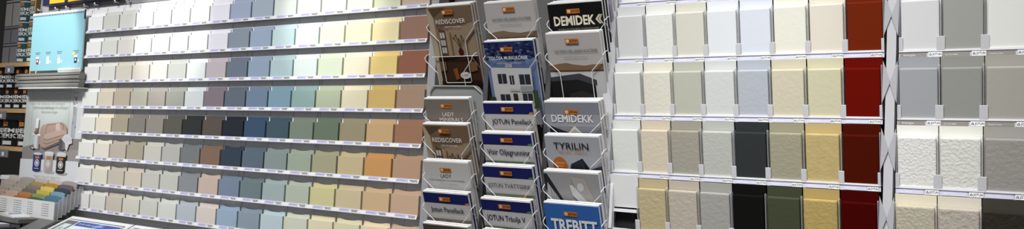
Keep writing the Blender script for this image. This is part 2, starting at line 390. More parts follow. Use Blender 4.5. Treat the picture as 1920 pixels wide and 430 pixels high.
for r in range(0, 5):
    zb = 1.9825 - 0.1487 * r
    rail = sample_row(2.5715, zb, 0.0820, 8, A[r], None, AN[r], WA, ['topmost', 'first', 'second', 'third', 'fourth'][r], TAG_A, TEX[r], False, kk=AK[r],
                      skip=(0,) if r == 4 else ((3, 4, 5, 6, 7) if r == 0 else ()))
    if r == 4:      # the empty pocket of the lowest row
        fr = MB(); fr.box(0.0065, 0.0755, -0.002, 0.030, 0.044, 0.052, PLASTIC); fr.box(0.0015, 0.010, -0.012, 0.002, 0.0, 0.115, PLASTIC); fr.box(0.0065, 0.0755, 0.020, 0.022, 0.0, 0.044, BLACK)
        fr.build('pocket_frame', rail)
        t = MB().box(0.0014, 0.0804, 0.034, 0.0356, 0.050, 0.1360, mat((226, 226, 224), k=0.9)); o = t.build('sample_card', None, (2.5715, 0, zb)); o.location.y = -0.018; o.rotation_euler = (TILT, 0, 0)
        tag(o, 'white card standing alone in the empty pocket at lower left of the wide panel', 'sample card')
TEXB = {1: lambda i: (.05, 60, 0), 2: lambda i: (.06, 80, 0), 3: lambda i: [(.45, 190, 0), (.5, 150, 0), (.32, 130, 0)][i], 4: lambda i: [(.5, 150, .06), (.6, 110, .08), (.6, 100, .1)][i]}
for r in range(1, 5):
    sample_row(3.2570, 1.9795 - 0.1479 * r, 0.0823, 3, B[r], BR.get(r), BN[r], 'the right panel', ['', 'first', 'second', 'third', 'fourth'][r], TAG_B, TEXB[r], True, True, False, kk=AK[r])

# ------------------------------------------------------------------ leaflets
LEAN = math.radians(21)
BW, BH = 0.164, 0.238
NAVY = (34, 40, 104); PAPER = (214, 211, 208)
class Cover:
    """printed cover, coordinates 0..1 across and up; each shape lies a hair in front of the last"""
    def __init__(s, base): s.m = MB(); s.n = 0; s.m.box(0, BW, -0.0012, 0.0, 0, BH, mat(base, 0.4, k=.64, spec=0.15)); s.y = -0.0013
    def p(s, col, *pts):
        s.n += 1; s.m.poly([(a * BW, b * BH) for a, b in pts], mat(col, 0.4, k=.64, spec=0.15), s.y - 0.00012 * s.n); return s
    def r(s, col, a0, a1, b0, b1): return s.p(col, (a0, b0), (a1, b0), (a1, b1), (a0, b1))
    def e(s, col, ca, cb, ra, rb, n=20): return s.p(col, *[(ca + ra * math.cos(2 * math.pi * k / n), cb + rb * math.sin(2 * math.pi * k / n)) for k in range(n)])
    def top(s): return s.y - 0.00012 * (s.n + 1)
LOGO = None
def logo_mesh():
    m = MB(); w, h = 0.040, 0.0125
    m.box(0, w, -0.0004, 0, 0, h, mat((214, 130, 44), 0.4, k=.7)); ink = mat((40, 26, 20)); f = 0.0008
    for q in ([(0, 0), (w, 0), (w, f), (0, f)], [(0, h - f), (w, h - f), (w, h), (0, h)], [(0, 0), (f, 0), (f, h), (0, h)], [(w - f, 0), (w, 0), (w, h), (w - f, h)]): m.poly(q, mat((196, 90, 36)), -0.0005)
    c = (0.0072, 0.0063); m.poly([(c[0] + .0042 * math.cos(2 * math.pi * k / 14), c[1] + .0042 * math.sin(2 * math.pi * k / 14)) for k in range(14)], mat((245, 226, 190)), -0.0005)
    jotun_emblem(m, c[0] - .0024, c[1] - .0022, 0.0048, -0.0006, ink)
    put_text(m, 'JOTUN', 0.0135, 0.0034, 0.0245, ink, -0.0006, bold=0.03, height=0.0062)
    return m.mesh('logo_tag')
LOGO = logo_mesh()
def planks(cv, t0, t1, c1, c2, n=9):
    for i in range(n):
        cv.r(c1 if i % 2 else c2, i / n, (i + .93) / n, t0, t1)
def cover_interior():
    cv = Cover((150, 126, 100))
    cv.p((196, 180, 154), (0, 0), (.13, 0), (.13, .86), (0, 1)); cv.p((96, 76, 58), (.05, .985), (.45, .985), (.13, .86)); cv.p((128, 106, 84), (.13, .86), (.45, .985), (1, .985), (1, .80), (.55, .74), (.16, .72))
    cv.p((166, 144, 118), (.42, .36), (1, .36), (1, .78), (.55, .72), (.42, .70))
    cv.r((70, 46, 32), .10, 1, 0, .37)
    cv.p((104, 74, 52), (.2, .37), (.34, .37), (.34, .70), (.2, .72))
    for i in range(2):
        for j in range(3): cv.p((206, 206, 200), (.215 + .06 * i, .41 + .095 * j), (.262 + .06 * i, .41 + .095 * j), (.262 + .06 * i, .48 + .095 * j), (.215 + .06 * i, .485 + .095 * j))
    cv.p((176, 150, 116), (.36, .37), (.43, .37), (.43, .68), (.36, .70)); cv.p((120, 88, 62), (.45, .37), (.47, .37), (.47, .66), (.45, .68))
    cv.p((120, 98, 78), (.78, .36), (.80, .36), (.80, .54), (1, .66), (1, .685), (.78, .56))
    cv.p((78, 26, 22), (.60, .37), (.68, .37), (.70, .43), (.66, .47), (.62, .47), (.585, .43))
    for a, b in ((.52, .60), (.57, .63), (.63, .58), (.70, .62), (.74, .57)): cv.p((90, 60, 40), (.635, .47), (.645, .47), (a + .012, b), (a, b)); cv.e((104, 72, 48), a, b, .018, .014, 8)
    cv.p((40, 26, 18), (.16, .33), (.8, .37), (.95, .33), (.95, .36), (.16, .38))
    cv.p((150, 84, 44), (.40, .20), (.50, .22), (.52, .08), (.44, .06)); cv.p((134, 96, 60), (.80, .16), (.95, .18), (.95, .28), (.80, .30)); cv.p((120, 92, 66), (.12, .18), (.26, .19), (.26, .30), (.12, .31))
    cv.r((46, 30, 22), .1, 1, 0, .05)
    cv.e((236, 232, 224), .66, .12, .115, .045)
    return cv
def cover_house_hills(sky, hill):
    cv = Cover((204, 198, 194))
    cv.r((216, 214, 214), 0, 1, .0, .64); cv.p(hill, (0, .575), (1, .575), (1, .645), (.82, .64), (.66, .63), (.45, .645), (.33, .665), (.18, .655), (0, .635))
    cv.p((96, 74, 58), (0, .56), (1, .56), (1, .58), (0, .58))
    cv.p((70, 74, 80), (0, .50), (.55, .54), (.85, .46), (.85, .40), (0, .44)); cv.p((34, 33, 34), (0, .45), (.5, .47), (.82, .40), (.82, 0), (0, 0))
    cv.p((56, 54, 54), (.32, .30), (.56, .34), (.80, .28), (.80, .10), (.32, .08))
    for i in range(10): cv.r((120, 100, 74), .36 + .04 * i, .385 + .04 * i, .10 + .012 * (i % 3), .135 + .012 * (i % 4))
    cv.r((88, 86, 84), .44, .455, .17, .27); cv.p((150, 150, 152), (.1, .02), (.16, .02), (.12, .14)); cv.r((70, 60, 50), .82, 1, .0, .20); cv.r((110, 84, 62), .84, .97, .03, .09)
    return cv
def cover_street_house():
    cv = Cover((120, 142, 184)); rr = random.Random(3)
    cv.r((48, 58, 104), 0, 1, .80, 1)
    for i in range(70): a, b = rr.random(), .78 + .22 * rr.random(); cv.p([(34, 42, 78), (70, 84, 134), (96, 112, 160), (26, 32, 56)][i % 4], *[(min(max(a + .05 * rr.uniform(.4, 1) * math.cos(k * 1.05), 0), 1), min(b + .02 * rr.uniform(.4, 1) * math.sin(k * 1.05), 1)) for k in range(6)])
    cv.p((224, 222, 220), (.10, .20), (.90, .20), (.92, .68), (.10, .70)); cv.p((190, 190, 192), (.40, .70), (.42, .74), (.55, .74), (.55, .70))
    def win(a, b, c, d):
        cv.r((52, 56, 66), a, b, c, d); cv.r((200, 200, 200), (a + b) / 2 - .006, (a + b) / 2 + .006, c, d)
    win(.22, .40, .50, .62); win(.46, .55, .49, .60); win(.66, .88, .49, .61)
    win(.22, .42, .26, .37); cv.r((60, 56, 54), .49, .58, .19, .38); win(.68, .88, .22, .38); cv.r((168, 168, 170), .66, .90, .40, .47); cv.r((206, 206, 208), .44, .64, .41, .44)
    cv.r((186, 186, 184), .68, .94, .22, .25); cv.r((62, 74, 50), .0, .12, .12, .34); cv.r((70, 86, 52), .90, 1, .10, .42); cv.r((150, 148, 144), 0, 1, 0, .19); cv.r((110, 112, 108), 0, 1, .15, .20)
    cv.e((232, 232, 230), .72, .17, .06, .03, 10); cv.e((232, 232, 230), .86, .17, .06, .03, 10)
    return cv
def cover_band(line, body):
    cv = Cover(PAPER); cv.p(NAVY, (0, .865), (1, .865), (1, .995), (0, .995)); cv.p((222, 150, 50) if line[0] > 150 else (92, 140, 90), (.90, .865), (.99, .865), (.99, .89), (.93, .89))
    body(cv); cv.r(line, 0, 1, .655, .668); return cv
LEAFLETS = {}
def leaflet(kind, x, ztop, label, titles, cover, logo=(0.36, 0.84), copies=1, lean=LEAN, ytop=-0.07, yaw=0.0, group=None, w=1.0):
    """titles: list of (text, centre across, baseline up, width, colour, bold, height)"""
    # root at the leaflet's foot; the top front edge stands at (x, ytop, ztop)
    zb = ztop - BH * math.cos(lean); yb = ytop + BH * math.sin(lean)
    t = empty('leaflet', (x, yb, zb), (lean, 0, yaw)); t.scale = (w, 1, 1)
    tag(t, label, 'leaflet', group)
    MB().box(0.0006, BW - .0006, 0.0, 0.0075, 0.0006, BH + .0035, mat((234, 233, 232), 0.7)).build('pages', t)
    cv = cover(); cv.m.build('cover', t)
    yt = cv.top() - 0.0002
    if titles:
        main = [q for q in titles if q[6] >= 0.04]; sub = [q for q in titles if q[6] < 0.04]
        for nm_, grp in (('title_lettering', main), ('subtitle_lettering', sub)):
            if not grp: continue
            m = MB()
            for q, (s, a, b, wd, col, bold, h) in enumerate(grp): put_text(m, s, a * BW, b * BH, wd * BW, mat(col, 0.4, k=.85), yt - q * 0.0001, bold=bold, height=h * BH, align='c')
            m.build(nm_, t)
    if logo: link('logo_tag', LOGO, t, (logo[0] * BW, yt, logo[1] * BH))
    for c in range(copies):
        k = empty('leaflet', (x + 0.003 * (c + 1), yb + (0.0095 + .0088 * c) * math.cos(lean), zb + 0.0015 * (c + 1) + (0.0095 + .0088 * c) * math.sin(lean)), (lean, 0, yaw)); k.scale = (w, 1, 1)
        tag(k, '%s copy just behind the %s' % (['next', 'third'][c], label[:label.find(',')] if ',' in label else label), 'leaflet', group)
        MB().box(0.0006, BW - .0006, 0.0, 0.0065, 0.0006, BH + .0030, mat((234, 233, 232), 0.7)).build('pages', k)
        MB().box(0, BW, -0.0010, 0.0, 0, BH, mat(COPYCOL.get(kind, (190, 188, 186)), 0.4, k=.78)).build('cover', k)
    return t
COPYCOL = {'band': NAVY, 'black': (22, 22, 24), 'brown': (150, 126, 100), 'blue': (60, 112, 186), 'foliage': (48, 58, 104)}
INK = (70, 70, 74); WT = (232, 228, 222); DK = (26, 28, 60)
def plain(c, extra=None):
    def f():
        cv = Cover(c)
        if extra: extra(cv)
        return cv
    return f
# left column
leaflet('brown', 1.966, 1.994, 'brown room-photo leaflet shown full height, topmost of the left leaflet column',
    [('REDISCOVER', .52, .785, .66, WT, 0.0, .055), ('colours for your home', .55, .735, .36, WT, 0, .022), ('LADY', .66, .108, .15, (60, 50, 44), 0, .026)], cover_interior, (.36, .90), 2, group='leaflets in the left column')
def ladym(cv): cv.r((124, 116, 106), 0, 1, 0, .45)
leaflet('g', 1.978, 1.719, 'plain grey leaflet with white serif capitals, second in the left leaflet column',
    [('LADY', .50, .785, .26, WT, 0, .05), ('MINERALS', .55, .715, .52, WT, 0, .05)], plain((140, 132, 122), ladym), (.36, .89), 1, group='leaflets in the left column')
leaflet('brown', 1.978, 1.644, 'brown room-photo leaflet with only its top half showing, third in the left column',
    [('REDISCOVER', .52, .785, .66, WT, 0.0, .055), ('colours for your home', .55, .735, .36, WT, 0, .022)], cover_interior, (.36, .90), 1, group='leaflets in the left column')
def lady(cv):
    cv.p((150, 150, 154), (0, .2), (1, .2), (1, .46), (.6, .5), (0, .46)); cv.r((60, 62, 66), .46, .50, .40, .53); cv.r((196, 190, 186), 0, 1, 0, .25)
leaflet('w', 1.988, 1.536, 'white leaflet with grey serif capitals and a faint photo, fourth in the left column',
    [('LADY', .47, .80, .24, (84, 80, 80), 0, .048), ('VÅRA MÖBLER OCH SNICKERIER', .47, .755, .80, (120, 116, 116), 0, .028), ('TAK OCH VÄGGAR', .5, .715, .4, (150, 146, 146), 0, .016)], plain((222, 219, 215), lady), (.36, .875), 1, group='leaflets in the left column')
def b1(cv): planks(cv, 0, .66, (158, 148, 134), (176, 168, 154), 7); cv.r((190, 182, 170), .5, .56, .05, .42)
leaflet('band', 1.993, 1.447, 'white leaflet with blue top band and pale boards, fifth in the left column',
    [('Jotun Panellack', .50, .755, .74, DK, .012, .062)], lambda: cover_band((170, 160, 150), b1), (.36, .897), 1, group='leaflets in the left column')
leaflet('g', 2.000, 1.354, 'leaflet with only its dark top edge showing, lowest in the left column',
    [], plain((96, 84, 74)), (.40, .86), 1, group='leaflets in the left column')
# middle column
leaflet('w', 2.178, 1.992, 'pale leaflet with brown hills half hidden, topmost in the middle leaflet column',
    [('VACKRA HÅLLBARA KULÖRER', .53, .785, .80, INK, 0, .042), ('exteriöra färger på trähus', .50, .725, .44, (120, 118, 118), 0, .02)], lambda: cover_house_hills((0, 0, 0), (140, 116, 92)), (.38, .89), 1, group='leaflets in the middle column')
leaflet('foliage', 2.185, 1.881, 'leaflet with a white two-storey house, second in the middle leaflet column',
    [('TIDLÖSA MURKULÖRER', .50, .795, .80, (224, 226, 232), .01, .05), ('vackra fasader för ditt hus', .5, .745, .5, (190, 194, 206), 0, .018)], cover_street_house, (.37, .89), 1, group='leaflets in the middle column')
def b2(cv): planks(cv, 0, .66, (96, 86, 78), (114, 104, 94), 8); cv.p((70, 62, 58), (.3, .52), (.36, .58), (.55, .53), (.6, .57), (.5, .49))
leaflet('band', 2.193, 1.709, 'white leaflet with blue top band and orange stripe, third in the middle column',
    [('JOTUN Panellack', .55, .745, .82, DK, .012, .062)], lambda: cover_band((214, 146, 66), b2), (.37, .90), 0, group='leaflets in the middle column')
def b3(cv): planks(cv, 0, .66, (168, 168, 166), (184, 184, 182), 8)
leaflet('band', 2.194, 1.623, 'white leaflet with blue top band over pale planks, fourth in the middle column',
    [('Visir Oljegrunning', .50, .745, .86, DK, .012, .070)], lambda: cover_band((94, 140, 92), b3), (.38, .90), 1, group='leaflets in the middle column')
def b4(cv):
    cv.r((206, 204, 200), 0, 1, 0, .66); cv.p((170, 40, 44), (.1, .64), (.7, .62), (.7, .60), (.1, .62))
    for i in range(5): cv.r((60, 62, 66), .10 + .11 * i, .17 + .11 * i, .47 + .02 * (i % 2), .57); cv.r((140, 140, 140), .10 + .11 * i, .17 + .11 * i, .51, .53)
    cv.e((216, 160, 40), .80, .54, .17, .12); cv.r((120, 126, 90), 0, 1, 0, .12)
leaflet('band', 2.202, 1.532, 'white leaflet with blue band and yellow disc, fifth in the middle column',
    [('JOTUN TVÄTTSERIE', .50, .745, .86, DK, .004, .062)], lambda: cover_band((94, 140, 92), b4), (.36, .90), 1, group='leaflets in the middle column')
def b5(cv): cv.r((92, 104, 78), 0, 1, 0, .66); cv.p((170, 168, 160), (.4, .54), (.48, .66), (.8, .66), (.9, .48), (.5, .44)); cv.p((60, 66, 52), (0, .4), (.4, .5), (.35, .62), (0, .64))
leaflet('band', 2.202, 1.440, 'white leaflet with blue band and green garden photo, sixth in the middle column',
    [('JOTUN Träolja V', .47, .745, .78, DK, .012, .068)], lambda: cover_band((94, 140, 92), b5), (.36, .90), 1, group='leaflets in the middle column')
leaflet('w', 2.212, 1.352, 'leaflet showing only its white top edge, lowest in the middle column',
    [], plain((206, 204, 202)), None, 1, group='leaflets in the middle column')
# right column
def topc(cv): cv.r((176, 170, 190), 0, 1, 0, .6)
leaflet('w', 2.400, 2.085, 'pale lilac leaflet cut off by the top of the picture, right leaflet column',
    [], plain((186, 182, 196), topc), None, 1, group='leaflets in the right column')
leaflet('black', 2.390, 1.976, 'black leaflet with large cream capitals, second in the right leaflet column',
    [('DEMIDEK', .47, .755, .76, (236, 226, 200), .03, .105), ('VACKRA OCH HÅLLBARA UTOMHUSKULÖRER', .53, .70, .76, (170, 164, 150), 0, .024)],
    plain((24, 24, 26), lambda cv: (cv.p((236, 226, 200), (.86, .807), (.925, .86), (.965, .86), (.90, .807), (.965, .755), (.925, .755)), cv.p((236, 226, 200), (.915, .807), (.975, .86), (.992, .86), (.95, .807), (.992, .755), (.975, .755)))),
    (.35, .885), 2, group='leaflets in the right column')
leaflet('w', 2.388, 1.895, 'pale leaflet with brown hills and dark house, third in the right leaflet column',
    [('VACKRA HÅLLBARA KULÖRER', .54, .785, .80, INK, 0, .045), ('exteriöra färger på trähus', .52, .725, .44, (130, 126, 126), 0, .02)], lambda: cover_house_hills((0, 0, 0), (140, 112, 84)), (.37, .89), 1, group='leaflets in the right column')
def gable(cv):
    cv.r((170, 172, 178), 0, 1, .72, .86); cv.p((40, 42, 52), (.05, 0.470), (.05, 0.730), (.45, 0.640), (.30, 0.470)); cv.p((206, 198, 186), (.28, 0.470), (.28, 0.570), (.52, 0.710), (.74, 0.570), (.74, 0.470)); cv.p((234, 232, 228), (.24, 0.555), (.52, 0.730), (.78, 0.555), (.76, 0.540), (.52, 0.695), (.27, 0.540))
    cv.r((60, 62, 70), .45, .58, .50, .54); cv.r((60, 62, 70), .51, .535, .61, .645); cv.p((52, 54, 60), (.74, 0.470), (.74, 0.570), (.85, 0.530), (.85, 0.470)); cv.r((120, 118, 112), 0, 1, 0, .48)
leaflet('w', 2.394, 1.711, 'grey leaflet with pale capitals and a white gable, fourth in the right column',
    [('DEMIDEKK', .50, .775, .78, (226, 226, 226), .02, .085)], plain((150, 152, 159), gable), (.37, .865), 2, group='leaflets in the right column')
def tyr(cv):
    cv.p((58, 78, 128), (0, .0), (1, .0), (1, .62), (.6, .60), (.2, .50), (0, .50)); cv.p((44, 48, 60), (.30, .35), (.44, .68), (.66, .75), (.70, .0), (.32, .0)); cv.p((36, 38, 48), (.66, .75), (.72, .0), (.96, .0), (.9, .50)); cv.p((68, 74, 88), (.66, .60), (1, .67), (1, .55), (.7, .48))
    cv.e((196, 112, 50), .235, .66, .135, .10); cv.r((222, 170, 120), .15, .32, .68, .692); cv.r((222, 170, 120), .17, .30, .645, .657)
    for i in range(4): cv.r((120, 140, 190), .45 + .05 * i, .475 + .05 * i, .1, .24)
leaflet('w', 2.400, 1.621, 'light grey leaflet with black capitals and orange disc, fifth in the right column',
    [('TYRILIN', .48, .855, .64, (26, 26, 30), .006, .075), ('Matt Lasyr – Färgkarta', .50, .81, .52, (200, 110, 70), 0, .028)], plain((186, 187, 192), tyr), None, 1, group='leaflets in the right column')
def villa(cv):
    cv.p((46, 46, 52), (0, .98), (.06, .98), (.5, .45), (.5, .30), (.30, .30), (0, .80)); cv.p((196, 196, 198), (.05, .88), (.40, .52), (.40, .30), (.2, .30), (.02, .7))
    for i in range(8): cv.p((160, 160, 166), (.10 + .04 * i, .82 - .045 * i), (.115 + .04 * i, .82 - .045 * i), (.115 + .04 * i, .30), (.10 + .04 * i, .30))
    cv.p((54, 54, 84), (.40, .68), (.46, .66), (.56, .30), (.48, .30)); cv.p((190, 184, 178), (.50, .96), (.75, .94), (.95, .60), (.85, .56), (.6, .75)); cv.e((226, 226, 226), .66, .84, .06, .05, 12)
    cv.p((232, 232, 232), (.46, .86), (.52, .86), (.95, .52), (.95, .42), (.5, .74))
    for i in range(3):
        for j in range(3): cv.p((54, 52, 62), (.60 + .09 * i, .34 + .085 * j), (.67 + .09 * i, .33 + .085 * j), (.66 + .09 * i, .395 + .085 * j), (.59 + .09 * i, .405 + .085 * j))
    cv.p((60, 66, 60), (.82, .30), (1, .30), (1, .48)); cv.r((130, 128, 130), 0, 1, 0, .30)
leaflet('w', 2.403, 1.526, 'grey photo leaflet of a white building without lettering, sixth in the right column',
    [], plain((176, 174, 174), villa), None, 1, group='leaflets in the right column')
leaflet('blue', 2.408, 1.443, 'bright blue leaflet with big white capitals, lowest in the right column',
    [('TREBITT', .535, .673, .84, (30, 60, 110), .04, .145), ('TREBITT', .52, .68, .84, (240, 240, 240), .03, .145)], plain((62, 118, 196), lambda cv: cv.p((96, 150, 214), (0, 0), (1, 0), (1, .55), (0, .45))), (.36, .865), 1, group='leaflets in the right column')

# wire holders: one bent wire per pocket, standing before its leaflets
WIRE = mat((222, 222, 224), 0.25, spec=0.8)
def wire_pocket(x, ztop, label, ear=0.050, inner=0.092, bar=False, depth=0.9):
    zt = ztop - BH * math.cos(LEAN); yb = -0.07 + BH * math.sin(LEAN)
    t = empty('wire_holder', (x, yb, zt), (LEAN, 0, 0)); tag(t, label, 'wire holder', 'wire leaflet holders')
    f = -0.0075; m = MB(); ze = BH - ear; zi = BH - inner; i = 0.034; z0 = 0.010
    m.tube([(-.006, 0.022, ze + .010), (-.0065, 0.006, ze + .010), (-.0055, f, ze + .004), (-.0035, f, ze - .004), (i - .002, f, zi + .003), (i, f, zi), (i + .001, f, z0), (i + .004, f, z0 - .003),
            (BW - i - .004, f, z0 - .003), (BW - i - .001, f, z0), (BW - i, f, zi), (BW - i + .002, f, zi + .003), (BW + .0035, f, ze - .004), (BW + .0055, f, ze + .004), (BW + .0065, 0.006, ze + .010), (BW + .006, 0.022, ze + .010)], 0.00115, WIRE)
    m.build('bent_wire', t)
    if bar: MB().tube([(-.004, f - .001, z0 + bar), (BW * .5, f - .0015, z0 + bar), (BW + .004, f - .001, z0 + bar)], 0.0012, WIRE).build('cross_wire', t)
    m = MB()
    m.tube([(BW + .0055, f, ze + .004), (BW + .0068, 0.020, ze - .035)], 0.0008, WIRE)
    m.build('side_loop', t)
for x, z, lab, e, inn, bar in ((1.966, 1.994, 'wire holder round the full-height brown leaflet', .062, .105, .078), (1.966, 1.9, 'second wire across the lower half of the full-height brown leaflet', .062, .105, 0),
    (1.978, 1.719, 'wire holder round the plain grey leaflet', .048, .085, 0), (1.978, 1.644, 'wire holder round the half-hidden brown leaflet', .048, .09, 0), (1.988, 1.536, 'wire holder round the white leaflet with grey serif capitals', .048, .09, 0), (1.993, 1.447, 'wire holder round the pale boards leaflet', .048, .09, 0), (2.0, 1.354, 'wire holder round the lowest leaflet of the left column', .048, .09, 0),
    (2.178, 1.992, 'wire holder round the topmost pale leaflet of the middle column', .064, .105, 0), (2.185, 1.881, 'wire holder round the white house leaflet', .05, .092, 0), (2.193, 1.709, 'wire holder round the orange-striped leaflet', .04, .085, 0), (2.194, 1.623, 'wire holder round the pale planks leaflet', .04, .085, 0), (2.202, 1.532, 'wire holder round the yellow disc leaflet', .04, .085, 0), (2.202, 1.44, 'wire holder round the green garden leaflet', .04, .085, 0),
    (2.39, 1.976, 'wire holder round the black leaflet', .055, .10, 0), (2.388, 1.895, 'wire holder round the dark house leaflet', .064, .105, 0), (2.394, 1.711, 'wire holder round the white gable leaflet', .048, .085, 0), (2.4, 1.621, 'wire holder round the orange disc leaflet', .048, .085, 0), (2.403, 1.526, 'wire holder round the white building leaflet', .05, .09, 0), (2.408, 1.443, 'wire holder round the bright blue leaflet', .055, .10, 0)):
    wire_pocket(x, z, lab, e, inn, bar)
# the clear plastic pocket below the tall brown leaflet and the tall side plates of the columns
T = empty('plastic_pocket', (1.985, -0.015, 1.60), (math.radians(14), 0, 0)); tag(T, 'cloudy plastic pocket with rounded top behind the plain grey leaflet', 'plastic pocket')
m = MB(); pts = [(0, 0), (.19, 0), (.19, .140)] + [(.19 - .03 + .03 * math.cos(a), .140 + .025 * math.sin(a)) for a in (0.4, 0.9, 1.3)] + [(.02 + .02 * math.cos(a), .147 + .018 * math.sin(a)) for a in (1.7, 2.2, 2.8)]
m.prism(pts, 0, 0.003, mat((150, 150, 148), 0.3, alpha=0.8)); o = m.build('back_sheet', T); fixmesh(o)
m = MB().tube([(0, -.002, 0), (0.0, -.002, .145), (.02, -.003, .165), (.165, -.003, .163), (.19, -.002, .142), (.19, -.002, 0)], 0.0025, mat((150, 150, 148), 0.3)); m.build('rim', T)
for x, lab in ((2.150, 'smoky side plate between the left and middle leaflet columns'), (2.362, 'smoky side plate between the middle and right leaflet columns')):
    m = MB(); m.box(x, x + .004, 0.0, 0.073, 0.95, 2.40, mat((84, 84, 84), 0.3, alpha=0.8)); m.box(x - .006, x + .010, -0.004, 0.0, 0.95, 2.40, mat((80, 80, 82), 0.35)); o = m.build('side_plate'); tag(o, lab, 'side plate')

# ------------------------------------------------------------------ left end: flip chart, folders, poster
# flip chart
t = empty('flip_chart', (-0.432, -0.0120, 1.852), (math.radians(0.6), 0, 0)); tag(t, 'light blue wire-bound flip chart standing on the grey folders', 'flip chart')
W_, H_ = 0.437, 0.256
m = MB().box(0, W_, 0.002, 0.005, 0, H_, mat((210, 214, 216))); m.build('sheets', t)
m = MB().box(0, W_, 0.0, 0.0018, 0, H_ - .001, mat((150, 205, 218), 0.45, k=0.9))
ink = mat((70, 96, 110))
for a, c1, c2, ww in ((.055, (150, 40, 44), (236, 236, 236), .020), (.145, (238, 240, 242), (214, 226, 236), .020), (.240, (240, 240, 240), (206, 190, 190), .020), (.375, (36, 40, 50), (240, 240, 240), .022)):
    m.prism([(a, .030), (a + ww, .030), (a + ww * 1.04, .058), (a - ww * .04, .058)], -.0006, -.0001, mat(c1)); m.prism([(a - .001, .054), (a + ww + .001, .054), (a + ww + .001, .064), (a - .001, .064)], -.0009, -.0002, mat(c2))
    m.poly([(a + ww * .5 + .006 * math.cos(k * .5236), .044 + .006 * math.sin(k * .5236)) for k in range(12)], mat((236, 236, 236)), -.0008)
    for k in range(2): m.poly([(a - .012 + .004 * k, .082 - .007 * k), (a + ww + .012 - .006 * k, .082 - .007 * k), (a + ww + .012 - .006 * k, .0845 - .007 * k), (a - .012 + .004 * k, .0845 - .007 * k)], ink, -.0003)
    m.poly([(a + ww + .006, .034), (a + ww + .016, .034), (a + ww + .016, .044), (a + ww + .006, .044)], mat((226, 232, 238)), -.0003)
m.prism([(.352, .066), (.372, .062), (.386, .074), (.366, .080)], -.0011, -.0002, mat((228, 200, 120)))
m.build('front_sheet', t)
m = MB().box(0, W_, -0.001, 0.006, H_ - .002, H_ + .010, mat((226, 228, 230)))
for i in range(32): m.box(.008 + i * .0133, .0125 + i * .0133, -.0016, -.001, H_ - .006, H_ + .002, mat((66, 76, 84)))
m.build('wire_binding', t)
MB().box(W_ - .004, W_ + .001, -.0015, .004, H_ - .035, H_ + .006, mat((60, 62, 66))).build('end_clip', t)
# folders below it: four piles of two
FOLD = [(-0.523, -0.393, -0.021), (-0.396, -0.308, -0.024), (-0.311, -0.170, -0.027), (-0.173, 0.030, -0.030)]
PL = ['at the far left end', 'second from the left end', 'third from the left end', 'at the right end']
for q, (a, b, y) in enumerate(FOLD):
    for lv in range(2):
        z = 1.7745 + lv * 0.0325
        t = empty('sample_folder', ((a + b) / 2, y, z)); h = (b - a) / 2
        tag(t, 'grey sample folder %s of the pile, %s one' % (PL[q], ['lower', 'upper'][lv]), 'folder', 'grey sample folders under the flip chart')
        g = mat((132, 131, 126), 0.5)
        m = MB(); pr = [(-.000, .0012), (-.0035, .004), (-.004, .012), (-.001, .0195), (-.001, .0315), (.0225, .0315), (.0225, .0012)]
        n = len(pr); vs = [(-h, p[0], p[1]) for p in pr] + [(h, p[0], p[1]) for p in pr]
        m.add(vs, [tuple(range(n)), tuple(range(2 * n - 1, n - 1, -1))] + [(k, n + k, n + (k + 1) % n, (k + 1) % n) for k in range(n)], g); o = m.build('cover', t); fixmesh(o)
        MB().box(-h + .001, h - .001, -.0042, .001, .0192, .0206, mat((50, 50, 50))).build('page_gap', t)
    m = None
m = MB().box(-0.47, 0.030, -0.036, 0.0165, 1.768, 1.7735, mat((214, 214, 214))); o = m.build('narrow_shelf'); tag(o, 'thin pale bracket shelf carrying the pile of grey folders', 'shelf')
# loose comb-bound pad edge showing under the chart's right end
t = empty('bound_pad', (-0.155, -0.0285, 1.8405)); tag(t, 'white comb-bound pad edge lying on the right-hand folders', 'pad')
m = MB().box(0, .180, 0.0, .006, 0, .0175, mat((228, 228, 228))); 
for i in range(14): m.box(.006 + i * .0125, .0100 + i * .0125, -.0006, 0.0, .003, .010, mat((90, 90, 92)))
m.build('comb_strip', t)

# poster
t = empty('poster', (-0.494, 0.0170, 1.195)); tag(t, 'tall poster of a pink sofa and three paint cans below the folders', 'poster')
MB().box(0, 0.494, 0.0, 0.003, 0, 0.572, mat((222, 224, 226), 0.4)).build('backing', t)
class Pic:
    def __init__(s): s.m = MB(); s.n = 0
    def p(s, col, *pts): s.n += 1; s.m.poly([(min(max(a, 0), .494), b - 1.195) for a, b in pts], mat(col, 0.4, k=0.92), -.0004 - .00010 * s.n); return s
    def r(s, col, a0, a1, b0, b1): return s.p(col, (a0, b0), (a1, b0), (a1, b1), (a0, b1))
    def e(s, col, a, b, ra, rb, n=20): return s.p(col, *[(a + ra * math.cos(2 * math.pi * k / n), b + rb * math.sin(2 * math.pi * k / n)) for k in range(n)])
P = Pic()
P.r((200, 207, 203), 0, .494, 1.40, 1.767); P.r((186, 194, 190), .375, .382, 1.56, 1.767); P.r((212, 216, 213), .382, .494, 1.56, 1.767); P.r((188, 196, 192), .058, .063, 1.51, 1.767)
P.p((150, 144, 142), (0, 1.42), (0, 1.500), (.12, 1.520), (.494, 1.558), (.494, 1.42)); P.p((164, 158, 156), (.02, 1.42), (.2, 1.485), (.494, 1.505), (.494, 1.42))
P.p((228, 230, 231), (.405, 1.550), (.494, 1.550), (.494, 1.767), (.412, 1.767))
for i in range(22):
    r_ = random.Random(i); P.e((166, 170, 172), .405 + .034 * r_.random(), 1.60 + .16 * r_.random(), .0045, .005, 6)
for i in range(4): P.p((200, 204, 207), (.408 + .009 * i, 1.552), (.411 + .009 * i, 1.552), (.417 + .008 * i, 1.69), (.414 + .008 * i, 1.69))
